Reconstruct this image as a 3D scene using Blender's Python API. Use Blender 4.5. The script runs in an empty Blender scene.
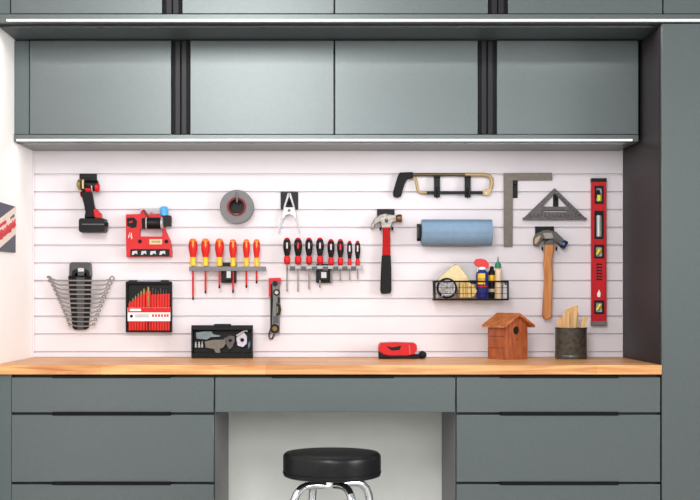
import bpy, bmesh, math, random
from mathutils import Vector, Matrix
from mathutils.geometry import tessellate_polygon
random.seed(7)
col = bpy.context.scene.collection

# ------------------------------------------------------------------ camera numbers (metres; wall face is y = 0, the room is -y)
D, F, CX, CY, ZC = 5.5, 1292.5, 334.5, 300.0, 1.163
def mpp(d): return (D - d) / F                      # metres per photo pixel at distance d in front of the wall
def V(x, y, d): return Vector(((x - CX) * mpp(d), -d, ZC - (y - CY) * mpp(d)))
def WX(x, d): return (x - CX) * mpp(d)
def WZ(y, d): return ZC - (y - CY) * mpp(d)

# ------------------------------------------------------------------ materials
def lin(c):
    return tuple((v / 255 / 12.92 if v <= 10 else ((v / 255 + .055) / 1.055) ** 2.4) for v in c) + (1,)
def mat(name, c, rough=.5, metal=0., vary=.06, scale=30., bump=0., emit=0., spec=.5, alpha=1., trans=0., stretch=(1, 1, 1), coat=0.):
    m = bpy.data.materials.new(name); m.use_nodes = True
    nt = m.node_tree; n = nt.nodes; b = n['Principled BSDF']
    b.inputs['Roughness'].default_value = rough; b.inputs['Metallic'].default_value = metal
    b.inputs['Specular IOR Level'].default_value = spec; b.inputs['Alpha'].default_value = alpha
    b.inputs['Transmission Weight'].default_value = trans; b.inputs['Coat Weight'].default_value = coat
    col_ = lin(c)
    tc = n.new('ShaderNodeTexCoord'); mp = n.new('ShaderNodeMapping'); mp.inputs['Scale'].default_value = stretch
    nz = n.new('ShaderNodeTexNoise'); nz.inputs['Scale'].default_value = scale; nz.inputs['Detail'].default_value = 4
    rp = n.new('ShaderNodeValToRGB')
    rp.color_ramp.elements[0].position = .3; rp.color_ramp.elements[1].position = .7
    rp.color_ramp.elements[0].color = tuple(v * (1 - vary) for v in col_[:3]) + (1,)
    rp.color_ramp.elements[1].color = tuple(min(1, v * (1 + vary)) for v in col_[:3]) + (1,)
    L = nt.links.new
    L(tc.outputs['Object'], mp.inputs['Vector']); L(mp.outputs['Vector'], nz.inputs['Vector'])
    L(nz.outputs['Fac'], rp.inputs['Fac']); L(rp.outputs['Color'], b.inputs['Base Color'])
    if bump:
        bp = n.new('ShaderNodeBump'); bp.inputs['Strength'].default_value = bump; bp.inputs['Distance'].default_value = .002
        L(nz.outputs['Fac'], bp.inputs['Height']); L(bp.outputs['Normal'], b.inputs['Normal'])
    if emit:
        b.inputs['Emission Color'].default_value = col_; b.inputs['Emission Strength'].default_value = emit
    return m
def wood(name, c1, c2, grain=(2, 30, 30), rough=.45, scale=3.):
    m = bpy.data.materials.new(name); m.use_nodes = True
    nt = m.node_tree; n = nt.nodes; b = n['Principled BSDF']; b.inputs['Roughness'].default_value = rough
    tc = n.new('ShaderNodeTexCoord'); mp = n.new('ShaderNodeMapping'); mp.inputs['Scale'].default_value = grain
    nz = n.new('ShaderNodeTexNoise'); nz.inputs['Scale'].default_value = scale; nz.inputs['Detail'].default_value = 6; nz.inputs['Distortion'].default_value = .6
    rp = n.new('ShaderNodeValToRGB'); e = rp.color_ramp.elements
    e[0].position = .3; e[0].color = lin(c1); e[1].position = .68; e[1].color = lin(c2)
    L = nt.links.new
    L(tc.outputs['Object'], mp.inputs['Vector']); L(mp.outputs['Vector'], nz.inputs['Vector'])
    L(nz.outputs['Fac'], rp.inputs['Fac']); L(rp.outputs['Color'], b.inputs['Base Color'])
    return m, nt, rp, b
def butcher():
    m, nt, rp, b = wood('butcher_block_wood', (182, 108, 50), (240, 188, 126), (1.3, 22, 22), .38, 2.4)
    n = nt.nodes; L = nt.links.new
    tc = n.new('ShaderNodeTexCoord'); mp = n.new('ShaderNodeMapping')
    br = n.new('ShaderNodeTexBrick'); br.inputs['Scale'].default_value = 1
    br.inputs['Brick Width'].default_value = .62; br.inputs['Row Height'].default_value = .045
    br.inputs['Mortar Size'].default_value = .0006; br.offset = .37
    br.inputs['Color1'].default_value = (1.08, 1.05, 1.0, 1); br.inputs['Color2'].default_value = (.80, .74, .66, 1)
    br.inputs['Mortar'].default_value = (.62, .5, .4, 1)
    mx = n.new('ShaderNodeMix'); mx.data_type = 'RGBA'; mx.blend_type = 'MULTIPLY'; mx.inputs[0].default_value = .75
    L(tc.outputs['Object'], mp.inputs['Vector']); L(mp.outputs['Vector'], br.inputs['Vector'])
    L(rp.outputs['Color'], mx.inputs[6]); L(br.outputs['Color'], mx.inputs[7]); L(mx.outputs[2], b.inputs['Base Color'])
    return m
M = {}
M['cab'] = mat('slate_powder_coat', (92, 99, 99), .33, .42, .03, 60, spec=.5)
M['cab_dim'] = mat('slate_powder_coat_dim', (84, 93, 94), .45, .3, .03, 60, spec=.5)  # darker copy of the coat: shade on set-back fillers painted in
M['cab_side'] = mat('slate_powder_coat_side', (40, 35, 37), .5, 0, .03, 60, spec=.2)  # same coat as the fronts, with the flank's shade painted in
M['carcass'] = mat('dark_slate_carcass', (40, 45, 47), .5, 0, .03, 60, spec=.3)
M['kneeside'] = mat('grey_side_panel', (116, 114, 114), .5, 0, .03, 60)
M['under'] = mat('slate_underside', (62, 72, 73), .5, 0, .03, 60)  # slate darkened: shade below the upper board put into the colour
M['channel'] = mat('black_pull_channel', (7, 6, 8), .5, 0, .05, spec=.15)
M['chan_mid'] = mat('charcoal_pull_rib', (24, 22, 27), .4, 0, .05, spec=.25)
M['pull'] = mat('black_tab_pull', (8, 9, 10), .6, 0, .05, spec=.15)
M['slat'] = mat('white_pvc_slat', (224, 217, 221), .5, 0, .015, 12, spec=.4)
M['wall'] = mat('white_wall_paint', (252, 250, 248), .7, 0, .015, 15)
M['wallgrey'] = mat('off_white_knee_wall', (246, 246, 240), .7, 0, .02, 10)
M['floor'] = mat('grey_epoxy_floor', (200, 200, 196), .35, 0, .1, 60)
M['led'] = mat('led_diffuser', (252, 247, 236), .5, 0, 0, emit=.72)
M['butcher'] = butcher()
M['black'] = mat('black_plastic', (10, 10, 11), .42, 0, .08, spec=.22)
M['blackmatt'] = mat('black_rubber', (10, 10, 11), .6, 0, .1, spec=.25)
M['vinyl'] = mat('black_vinyl', (8, 9, 12), .34, 0, .1, 80, .1, spec=.35)
M['chrome'] = mat('chrome', (225, 225, 228), .08, 1, .02)
M['steel'] = mat('brushed_steel', (176, 170, 166), .32, .75, .1)
M['darksteel'] = mat('dark_steel', (96, 92, 90), .35, .9, .12)
M['silver'] = mat('pale_silver_paint', (212, 210, 212), .35, .35, .05)
M['grey'] = mat('mid_grey_plastic', (122, 120, 122), .5, 0, .06)
M['greyrack'] = mat('grey_rack_metal', (118, 116, 118), .4, .4, .08)
M['rackgrey'] = mat('dark_grey_plastic', (70, 72, 76), .4, 0, .1)
M['rackbar'] = mat('silver_grey_rack_metal', (150, 148, 150), .4, .3, .06)
M['forged'] = mat('forged_steel', (128, 122, 116), .35, .75, .5, 120)
M['clampgrey'] = mat('silver_grey_metal', (150, 149, 150), .35, .4, .08)
M['lgrey'] = mat('light_grey_plastic', (188, 186, 190), .5, 0, .05)
M['red'] = mat('red_plastic', (214, 30, 36), .4, 0, .05, spec=.3)
M['redlevel'] = mat('red_anodised', (204, 22, 44), .35, .1, .04, spec=.3)
M['redorange'] = mat('red_orange_plastic', (222, 54, 34), .42, 0, .08, spec=.3)
M['redhandle'] = mat('red_handle', (212, 40, 30), .45, 0, .05, spec=.3)
M['yellow'] = mat('yellow_plastic', (248, 196, 22), .4, 0, .05)
M['orangecap'] = mat('orange_cap', (246, 150, 26), .4, 0, .05)
M['redfib'] = mat('red_fibreglass', (182, 34, 34), .6, 0, .08, spec=.15)
M['gold'] = mat('olive_brass', (170, 150, 88), .35, .6, .1)
M['brass'] = mat('brown_brass', (140, 104, 70), .35, .8, .1)
M['tan'] = mat('tan_metal', (206, 178, 128), .4, .3, .08)
M['olive'] = mat('olive_brown_metal', (104, 90, 66), .4, .4, .1)
M['sq'] = mat('weathered_steel', (124, 116, 108), .45, .4, .14, 60)
M['speed'] = mat('grey_cast_alloy', (104, 100, 100), .45, .4, .4, 110)
M['duct'] = mat('grey_duct_tape', (124, 122, 126), .5, 0, .05, 90)
M['core'] = mat('brown_red_core', (122, 52, 46), .7, 0, .1)
M['bluep'] = mat('blue_paper_towel', (122, 148, 174), .85, 0, .06, 45, .3)
M['bluecap'] = mat('sky_blue_cap', (64, 160, 226), .4, 0, .05)
M['bluesteel'] = mat('blue_steel', (58, 76, 108), .3, .8, .15)
M['cream'] = mat('cream_label', (222, 208, 170), .5, 0, .08)
M['white'] = mat('white_label', (240, 238, 236), .5, 0, .02)
M['vial'] = mat('yellow_green_vial', (196, 184, 40), .15, 0, .1, emit=.08)  # faint glow put into the vial colour, no lamp in it
M['vialclear'] = mat('pale_vial', (190, 196, 196), .15, 0, .06)
M['canblue'] = mat('deep_blue_can', (28, 44, 122), .3, 0, .05)
M['canred'] = mat('red_cap', (222, 32, 44), .4, 0, .05)
M['green'] = mat('dark_green_cap', (16, 112, 84), .4, 0, .05)
M['glue'] = mat('cream_bottle', (234, 206, 172), .45, 0, .05)
M['cloth'] = mat('pale_yellow_cloth', (232, 214, 166), .9, 0, .08, 60, .5)
M['clothfold'] = mat('yellow_folded_cloth', (206, 176, 112), .9, 0, .1, 60, .5)
M['clothstripe'] = mat('ochre_fold_shadow', (196, 158, 92), .9, 0, .08, 60)
M['pot'] = mat('dark_pewter', (92, 95, 91), .38, .5, .35, 60, .4)
M['hickory'] = wood('hickory_handle', (176, 106, 46), (216, 146, 78), (20, 20, 2))[0]
M['cedar'] = wood('cedar_board', (136, 62, 28), (192, 106, 56), (24, 24, 5))[0]
M['cedarroof'] = wood('cedar_roof_board', (158, 84, 40), (214, 136, 78), (4, 24, 24))[0]
M['shim'] = wood('pale_pine', (206, 152, 92), (240, 200, 140), (30, 30, 3))[0]
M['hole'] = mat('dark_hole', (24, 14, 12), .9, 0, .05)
M['clear'] = mat('clear_plastic', (235, 238, 240), .1, 0, 0, alpha=.12)
M['teal'] = mat('teal_grey_metal', (110, 122, 126), .35, .5, .15)
M['lilac'] = mat('lilac_grey_metal', (184, 176, 190), .35, .4, .1)
M['signdark'] = mat('sign_slate', (82, 84, 98), .6, 0, .05)
M['signcream'] = mat('sign_cream', (232, 216, 204), .6, 0, .04)
M['signred'] = mat('sign_red', (200, 70, 76), .6, 0, .05)

def deepen(names, k):
    for nm in names.split():
        for nd in M[nm].node_tree.nodes:
            if nd.type == 'VALTORGB':
                for el in nd.color_ramp.elements: el.color = tuple(v * f for v, f in zip(el.color[:3], k)) + (1,)
deepen('red redlevel redorange redfib canred core', (.84, .34, .36))
deepen('redhandle', (.88, .5, .5)); deepen('yellow orangecap', (.9, .84, .7))
deepen('grey greyrack duct sq speed darksteel rackgrey olive brass gold tan', (.72, .70, .68))
deepen('hickory cedar cedarroof', (.9, .84, .78)); deepen('steel', (.5, .48, .46)); deepen('silver', (.68, .68, .69)); deepen('cloth', (.86, .84, .84)); deepen('clothstripe', (.6, .55, .5)); deepen('glue cream', (.82, .8, .78))
deepen('canblue', (.6, .65, .75)); deepen('bluep', (.86, .86, .84))
# ------------------------------------------------------------------ mesh builder
class MB:
    def __init__(s): s.bm = bmesh.new()
    def box(s, x0, x1, y0, y1, z0, z1):
        v = [s.bm.verts.new(p) for p in [(x0,y0,z0),(x1,y0,z0),(x1,y1,z0),(x0,y1,z0),(x0,y0,z1),(x1,y0,z1),(x1,y1,z1),(x0,y1,z1)]]
        for f in ((0,3,2,1),(4,5,6,7),(0,1,5,4),(1,2,6,5),(2,3,7,6),(3,0,4,7)): s.bm.faces.new([v[i] for i in f])
        return s
    def pbox(s, x0, y0, x1, y1, d0, d1):
        """box from photo-frame edges, between d0 and d1 in front of the wall"""
        dm = (d0 + d1) / 2
        return s.box(WX(x0, dm), WX(x1, dm), -d1, -d0, WZ(y1, dm), WZ(y0, dm))
    def prism(s, outer, d0, d1, holes=(), dm=None, mtx=None, taper=0):
        """extrude an x/z outline (Vectors or photo points) from -d0 to -d1"""
        dm = (d0 + d1) / 2 if dm is None else dm
        loops = [[Vector((WX(p[0], dm), 0, WZ(p[1], dm))) for p in lp] for lp in [outer, *holes]]
        return s.prism_m(loops, d0, d1, mtx, taper)
    def prism_m(s, loops, d0, d1, mtx=None, taper=0):
        flat = [p for lp in loops for p in lp]
        cen = sum(loops[0], Vector()) / len(loops[0])
        tris = tessellate_polygon([[Vector((p.x, p.z, 0)) for p in lp] for lp in loops])
        def mk(d, k=0):
            out = []
            for p in flat:
                q = Vector((p.x, -d, p.z))
                if k: q = Vector((cen.x + (p.x - cen.x) * (1 - k), -d, cen.z + (p.z - cen.z) * (1 - k)))
                out.append(s.bm.verts.new(mtx @ q if mtx else q))
            return out
        a, b = mk(d0), mk(d1, taper)
        for t in tris:
            try: s.bm.faces.new([a[i] for i in t]); s.bm.faces.new([b[i] for i in reversed(t)])
            except ValueError: pass
        o = 0
        for lp in loops:
            n = len(lp)
            for i in range(n):
                j = (i + 1) % n
                s.bm.faces.new([a[o+i], a[o+j], b[o+j], b[o+i]])
            o += n
        return s
    def tube(s, pts, r, n=10, closed=False, flat=1.0):
        pts = [Vector(p) for p in pts]; m = len(pts)
        rs = r if isinstance(r, (list, tuple)) else [r] * m
        rings = []; ref = None
        for i, p in enumerate(pts):
            if closed: t = pts[(i+1) % m] - pts[i-1]
            else: t = pts[min(i+1, m-1)] - pts[max(i-1, 0)]
            t.normalize()
            if ref is None:
                ref = Vector((0, 1, 0)) if abs(t.y) < .9 else Vector((1, 0, 0))
            u = (ref - t * ref.dot(t)).normalized(); w = t.cross(u); ref = u
            rings.append([s.bm.verts.new(p + (u * math.cos(2*math.pi*k/n) * flat + w * math.sin(2*math.pi*k/n)) * rs[i]) for k in range(n)])
        last = m if closed else m - 1
        for i in range(last):
            a, b = rings[i], rings[(i+1) % m]
            for k in range(n): s.bm.faces.new([a[k], a[(k+1) % n], b[(k+1) % n], b[k]])
        if not closed:
            s.bm.faces.new(list(reversed(rings[0]))); s.bm.faces.new(rings[-1])
        return s
    def ptube(s, pts, rpx, n=10, closed=False, flat=1.0):
        d = sum(p[2] for p in pts) / len(pts)
        r = [q * mpp(d) for q in rpx] if isinstance(rpx, (list, tuple)) else rpx * mpp(d)
        return s.tube([V(*p) for p in pts], r, n, closed, flat)
    def lathe(s, base, axis, prof, n=24, close=True, cap=True):
        """prof: (radius, height along axis) in metres"""
        base = Vector(base); a = Vector(axis).normalized()
        u = (Vector((0, 1, 0)) if abs(a.y) < .9 else Vector((1, 0, 0))); u = (u - a * u.dot(a)).normalized(); w = a.cross(u)
        rings = []
        for r, h in prof:
            rings.append([s.bm.verts.new(base + a * h + (u * math.cos(2*math.pi*k/n) + w * math.sin(2*math.pi*k/n)) * max(r, 1e-4)) for k in range(n)])
        for i in range(len(rings) - 1):
            p, q = rings[i], rings[i+1]
            for k in range(n): s.bm.faces.new([p[k], p[(k+1) % n], q[(k+1) % n], q[k]])
        if cap:
            s.bm.faces.new(list(reversed(rings[0]))); s.bm.faces.new(rings[-1])
        elif close:
            p, q = rings[-1], rings[0]
            for k in range(n): s.bm.faces.new([p[k], p[(k+1) % n], q[(k+1) % n], q[k]])
        return s
    def plathe(s, x, y, d, prof, axis=(0, 0, -1), n=20):
        k = mpp(d)
        return s.lathe(V(x, y, d), axis, [(r * k, h * k) for r, h in prof], n)
    def text(s, body, loc, size, rot=Matrix(), depth=.0006, align='CENTER'):
        cu = bpy.data.curves.new('lettering', 'FONT'); cu.body = body; cu.size = size; cu.extrude = depth
        cu.align_x = align; cu.align_y = 'CENTER'; cu.resolution_u = 3
        ob = bpy.data.objects.new('lettering', cu); col.objects.link(ob)
        bpy.context.view_layer.update()
        me = bpy.data.meshes.new_from_object(ob.evaluated_get(bpy.context.evaluated_depsgraph_get()))
        bpy.data.objects.remove(ob); bpy.data.curves.remove(cu)
        up = Matrix.Rotation(math.pi/2, 4, 'X')
        me.transform(Matrix.Translation(Vector(loc)) @ rot @ up)
        s.bm.from_mesh(me); bpy.data.meshes.remove(me)
        return s
    def xform(s, m): s.bm.transform(m); return s
    def build(s, name, m, parent=None, bevel=0., origin=None, smooth=40, segs=2):
        bmesh.ops.recalc_face_normals(s.bm, faces=s.bm.faces)
        me = bpy.data.meshes.new(name); s.bm.to_mesh(me); s.bm.free()
        for p in me.polygons: p.use_smooth = True
        me.set_sharp_from_angle(angle=math.radians(smooth))
        me.materials.append(M[m])
        ob = bpy.data.objects.new(name, me); col.objects.link(ob)
        if parent is not None:
            w = wpos(parent); me.transform(Matrix.Translation(-w)); ob.parent = parent
        else:
            if origin is None:
                xs = [v.co for v in me.vertices]
                origin = Vector(((min(v.x for v in xs) + max(v.x for v in xs)) / 2, (min(v.y for v in xs) + max(v.y for v in xs)) / 2, min(v.z for v in xs)))
            me.transform(Matrix.Translation(-Vector(origin))); ob.location = origin
        if bevel:
            b = ob.modifiers.new('edge', 'BEVEL'); b.width = bevel; b.segments = segs; b.limit_method = 'ANGLE'; b.angle_limit = math.radians(35)
        return ob
def wpos(o):
    p = Vector(o.location)
    while o.parent: o = o.parent; p += Vector(o.location)
    return p
def tag(o, label, cat, group=None):
    o['label'] = label; o['category'] = cat
    if group: o['group'] = group
    return o
def thing(name, loc, label, cat, group=None):
    o = bpy.data.objects.new(name, None); o.empty_display_size = .05; col.objects.link(o); o.location = loc
    return tag(o, label, cat, group)
def struct(o): o['kind'] = 'structure'; return o
def circ(x, y, r, n=20, a0=0, a1=360, ry=None):
    ry = r if ry is None else ry
    full = abs(a1 - a0) >= 360
    k = n if full else n - 1
    return [(x + r * math.cos(math.radians(a0 + (a1 - a0) * i / k)), y + ry * math.sin(math.radians(a0 + (a1 - a0) * i / k))) for i in range(n)]
def rrect(x0, y0, x1, y1, r, n=5):
    p = []
    for cx, cy, a in ((x1-r, y0+r, -90), (x1-r, y1-r, 0), (x0+r, y1-r, 90), (x0+r, y0+r, 180)):
        p += [(cx + r*math.cos(math.radians(a+90*i/(n-1))), cy + r*math.sin(math.radians(a+90*i/(n-1)))) for i in range(n)]
    return p

# ------------------------------------------------------------------ setting
XL, XR = -1.283, 1.2275                    # left wall and the flank of the tall cabinet
DF, DU = .64, .33                          # fronts of the deep and of the shallow cabinets
ZT = .9196                                 # worktop surface
struct(MB().box(-1.6, 2.6, -6.5, 0.2, -.05, 0).build('floor', 'floor'))
struct(MB().box(XL - .12, XL, -3.4, .12, 0, 2.9).build('wall_left', 'wall'))
struct(MB().box(XL, 2.4, .012, .12, 0, 2.9).build('wall_back', 'wallgrey'))
# slatwall cladding: one profile swept along x
zs = [WZ(174.5 + 17.77 * i, 0) for i in range(11)]
zb, zt = ZT + .0005, WZ(149, 0) + .012
prof = [(0.012, zt), (0, zt)]
for z in zs:
    prof += [(0, z + .0048), (.0035, z + .0032), (.0115, z + .0032), (.0115, z - .0034), (.002, z - .0034), (0, z - .0048)]
prof += [(0, zb), (.012, zb)]
mb = MB(); rings = [[mb.bm.verts.new((x, y, z)) for y, z in prof] for x in (XL + .001, XR - .001)]
for i in range(len(prof) - 1): mb.bm.faces.new([rings[0][i], rings[0][i+1], rings[1][i+1], rings[1][i]])
mb.bm.faces.new([rings[0][-1], rings[0][0], rings[1][0], rings[1][-1]])
o = struct(mb.build('wall_back_slatwall', 'slat', smooth=20))
struct(MB().box(XL + .001, XR - .001, -.006, -.0003, ZT + .001, WZ(353.6, 0)).build('trim_1', 'slat', bevel=.001))
struct(MB().box(XL + .0005, XL + .006, -.008, -.0003, ZT + .0005, zt - .001).build('trim_2', 'slat', bevel=.001))

# ------------------------------------------------------------------ cabinets
def door(parent, x0, x1, y0, y1, df, handle=None, th=.02, gap=.5):
    dr = MB().pbox(x0 + gap, y0, x1 - gap, y1, df - th, df).build('door', 'cab', parent, .0018)
    if handle:
        h0, h1, side = handle
        h = MB().pbox(h0, y0, h1, y1, df - .016, df - .010)
        edge = (h0, h0 + 2.2) if side == 'r' else (h1 - 2.2, h1)
        hd = h.build('handle', 'channel', dr, .001)
        rib = (h0 + 3.4, h1 - .4) if side == 'r' else (h0 + .4, h1 - 3.4)
        MB().pbox(rib[0], y0 + .3, rib[1], y1 - .3, df - .010, df - .003).build('grip_rib', 'chan_mid', hd, .001)
    return dr
# shallow row
yt, yb = 41.0, 134.6
zTopU = WZ(22.4, DF) - .0005
def upper_shallow(x0, x1, seam, label, filler=None):
    xa, xb = WX(x0, DU), WX(x1, DU)
    t = thing('wall_cabinet', ((xa + xb) / 2, -.16, WZ(134.6, DU)), label, 'cabinet', 'shallow wall cabinets under the overhang')
    MB().box(xa + .0008, xb - .0008, -DU + .022, -.001, WZ(134.6, DU) + .0005, zTopU - .001).build('carcass', 'carcass', t)
    return t
x_l = CX + XL / mpp(DU); x_r = CX + XR / mpp(DU)
t = upper_shallow(x_l + .3, 334.2, 0, 'shallow grey two-door wall cabinet under the overhang, its left end at the white wall')
MB().pbox(x_l + .3, yt, 29.6, yb, DU - .02, DU - .008).build('filler_panel', 'cab_dim', t, .001)
door(t, 29.8, 172, yt, yb, DU, (172, 180.6, 'r')); door(t, 190, 334.2, yt, yb, DU, (181.4, 190, 'l'))
t = upper_shallow(334.4, x_r - 2.5, 0, 'shallow grey two-door wall cabinet under the overhang, its right end at the tall cabinet')
door(t, 334.4, 478, yt, yb, DU, (478, 486.6, 'r')); door(t, 496, x_r - 3, yt, yb, DU, (487.4, 496, 'l'))
# deep row on top
zDT = 2.62
yDb = 14.2
def upper_deep(x0, x1, label):
    xa, xb = WX(x0, DF), WX(x1, DF)
    t = thing('wall_cabinet', ((xa + xb) / 2, -.32, WZ(yDb, DF)), label, 'cabinet', 'deep top cabinets')
    MB().box(xa + .0008, xb - .0008, -DF + .022, -.001, WZ(yDb, DF) + .0005, zDT).build('carcass', 'carcass', t)
    return t
ytop = CY - (zDT - ZC) / mpp(DF)
xl2 = CX + XL / mpp(DF)
t = upper_deep(xl2 + .3, 334.2, 'deep grey top cabinet, its left end meeting the white wall')
MB().pbox(xl2 + .3, ytop, 10.6, yDb, DF - .02, DF - .006).build('filler_panel', 'cab_dim', t, .001)
door(t, 11, 163, ytop, yDb, DF, (163, 172.2, 'r')); door(t, 182, 334.2, ytop, yDb, DF, (172.8, 182, 'l'))
t = upper_deep(334.4, 662, 'deep grey top cabinet above the right half of the worktop')
door(t, 334.4, 488, ytop, yDb, DF, (488, 497.2, 'r')); door(t, 507, 662, ytop, yDb, DF, (497.8, 507, 'l'))
t = upper_deep(662.4, 860, 'deep grey top cabinet directly above the tall cabinet')
door(t, 662.4, 860, ytop, yDb, DF)
# boards with light strips
zsh0, zsh1 = zTopU, WZ(yDb, DF) - .0005
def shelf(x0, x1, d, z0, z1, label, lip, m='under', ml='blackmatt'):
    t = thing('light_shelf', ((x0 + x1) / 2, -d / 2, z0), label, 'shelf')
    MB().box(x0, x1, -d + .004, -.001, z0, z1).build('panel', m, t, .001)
    MB().box(x0, x1, -d - .004, -d + .0035, z0 - .0005, z1).build('front_edge', 'cab', t, .0012)
    MB().box(x0 + .002, x1 - .002, -d + .0385, -d + .042, z0 - lip, z0 - .0002).build('light_lip', ml, t)
    return t
t = shelf(XL + .001, WX(860, DF), DF, zsh0, zsh1, 'long grey board along the bottom of the deep top cabinets', .0105)
tag(MB().box(WX(7, DF), WX(860, DF), -DF - .0075, -DF - .0042, WZ(21.6, DF), WZ(19.5, DF)).build('light_strip', 'led', bevel=.0008),
    'glowing white light strip along the edge of the upper board', 'light')
zv0, zv1 = WZ(141.6, DU), WZ(134.6, DU) - .0005
shelf(XL + .001, XR - .012, DU, zv0, zv1, 'grey board under the shallow wall cabinets, above the tools', .003, 'cab', 'cab')
tag(MB().box(WX(17, DU), WX(632, DU), -DU - .0075, -DU - .0042, WZ(141.3, DU), WZ(139.3, DU)).build('light_strip', 'led', bevel=.0008),
    'glowing white light strip just above the tool wall', 'light')
# tall cabinet
t = thing('tall_cabinet', (1.6, -.32, 0), 'tall grey cabinet standing at the right end of the worktop', 'cabinet')
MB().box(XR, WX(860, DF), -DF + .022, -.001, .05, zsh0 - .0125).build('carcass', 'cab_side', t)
MB().box(XR + .003, WX(858, DF), -DF - .001, -DF + .0205, .06, zsh0 - .004).build('door', 'cab', t, .0018)
MB().box(XR + .02, WX(850, DF), -DF + .08, -.02, 0, .0495).build('plinth', 'black', t)

# worktop
tag(MB().box(XL + .001, XR - .001, -.66, -.0008, ZT - .036, ZT).build('worktop', 'butcher', bevel=.003),
    'long honey-coloured butcher block worktop over the grey drawers', 'worktop')
zc_top = ZT - .0365
# drawer units
def drawer(parent, x0, x1, y0, y1, pull=None, ptop=None):
    dr = MB().pbox(x0 + .4, y0, x1 - .4, y1, DF - .02, DF).build('drawer', 'cab', parent, .0018)
    if pull:
        MB().pbox(pull[0], ptop, pull[1], y0 + .7, DF - .018, DF + .006).build('pull', 'pull', dr, .0012)
    return dr
def base_unit(x0, x1, pull, label):
    xa, xb = WX(x0, DF), WX(x1, DF)
    t = thing('drawer_cabinet', ((xa + xb) / 2, -.32, 0), label, 'cabinet', 'drawer cabinets under the worktop')
    MB().box(xa, xb, -DF + .022, -.0008, .09, zc_top - .001).build('carcass', 'carcass', t)
    sx = (xb, xb + .0006) if xa < -.8 else (xa - .0006, xa)
    MB().box(sx[0], sx[1], -DF + .022, -.0008, .09, zc_top - .001).build('side_panel', 'kneeside', t)
    MB().box(xa + .01, xb - .01, -DF + .08, -.03, 0, .0895).build('plinth', 'black', t)
    for y0, y1, yp in ((377.2, 412.2, 375.4), (414.6, 481.6, 411.6), (484, 551, 481.2), (553.4, 582, 550.6)):
        drawer(t, x0, x1, y0, y1, pull, yp)
    return t
base_unit(11.8, 214.4, (53, 171), 'grey drawer cabinet under the worktop, next to the white wall')
base_unit(456, 660.0, (500, 618), 'grey drawer cabinet under the worktop, next to the tall cabinet')
xa, xb = WX(214.9, DF), WX(455.5, DF)
t = thing('knee_drawer', ((xa + xb) / 2, -.32, WZ(412, DF)), 'single wide grey drawer spanning the knee space above the stool', 'drawer')
drawer(t, 215, 455.4, 377.2, 412, (272, 394), 375.4)
MB().box(xa + .004, xb - .004, -DF + .022, -.03, WZ(410, DF), zc_top - .001).build('drawer_box', 'carcass', t)
tag(MB().box(XL + .001, WX(11.2, DF), -DF - .001 + .004, -.03, 0, zc_top - .0005).build('filler_panel', 'cab_dim', bevel=.001),
    'narrow grey upright panel between white wall and drawers', 'panel')

# ------------------------------------------------------------------ stool
SD = .80; k = mpp(SD)
sc_ = V(332, 452, SD); zst = sc_.z
t = thing('shop_stool', (sc_.x, -SD, 0), 'round black padded stool with bent chrome legs in front of knee space', 'stool')
R_ = 49 * k
pr = [(.02, -.106), (R_*.80, -.106), (R_*.80, -.100)]
MB().lathe((sc_.x, -SD, zst), (0, 0, 1), [(0.001, -.088), (R_*.93, -.088), (R_*.985, -.084), (R_, -.076), (R_*.988, -.070), (R_, -.064), (R_*1.0, -.020), (R_*.99, -.009), (R_*.95, -.002), (R_*.8, 0), (.001, .001)], 48).build('seat', 'vinyl', t, smooth=60)
MB().lathe((sc_.x, -SD, zst), (0, 0, 1), [(R_*.988, -.074), (R_*1.006, -.0725), (R_*1.006, -.0685), (R_*.988, -.067)], 48, cap=False).build('seat_band', 'blackmatt', t)
MB().lathe((sc_.x, -SD, zst), (0, 0, 1), [(.05, -.104), (.075, -.100), (.075, -.0885), (.05, -.0884)], 32).build('swivel_plate', 'black', t)
for i in range(4):
    a = math.radians(28 + 90 * i); c, s_ = math.cos(a), math.sin(a)
    pts = []
    for r, z in ((.03, zst-.118), (.07, zst-.115), (.105, zst-.117), (.125, zst-.125), (.143, zst-.142), (.153, zst-.165), (.158, zst-.195), (.165, zst-.30), (.185, zst-.48), (.205, .012)):
        pts.append((sc_.x + r*c, -SD + r*s_, z))
    lg = MB().tube(pts, .0145, 16).build('leg', 'chrome', t, smooth=60)
    MB().lathe((sc_.x + .2055*c, -SD + .2055*s_, 0), (0, 0, 1), [(.016, 0), (.017, .01), (.015, .03)], 16).build('foot_cap', 'blackmatt', lg)
MB().tube([(sc_.x + .186*math.cos(a), -SD + .186*math.sin(a), zst - .36) for a in [i*math.pi/24 for i in range(48)]], .010, 10, True).build('foot_ring', 'chrome', t, smooth=60)

# ------------------------------------------------------------------ hooks on the slatwall
def hook(x0, y0, x1, y1, label, arm=None, d=.006, reach=.05, m='black', lip=2.2):
    cx = (x0 + x1) / 2
    t = thing('slatwall_hook', V(cx, y1, .0), label, 'hook', 'hooks on the slatwall')
    MB().pbox(x0, y0, x1, y1, .0004, d).build('back_plate', m, t, .001)
    for ax, ay in (arm or []):
        MB().ptube([(ax, ay, d * .5), (ax, ay, reach * .5), (ax, ay + .2, reach * .85), (ax, ay - .8, reach), (ax, ay - lip, reach + .004)], 1.0, 8).build('prong', m, t)
    return t

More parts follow.
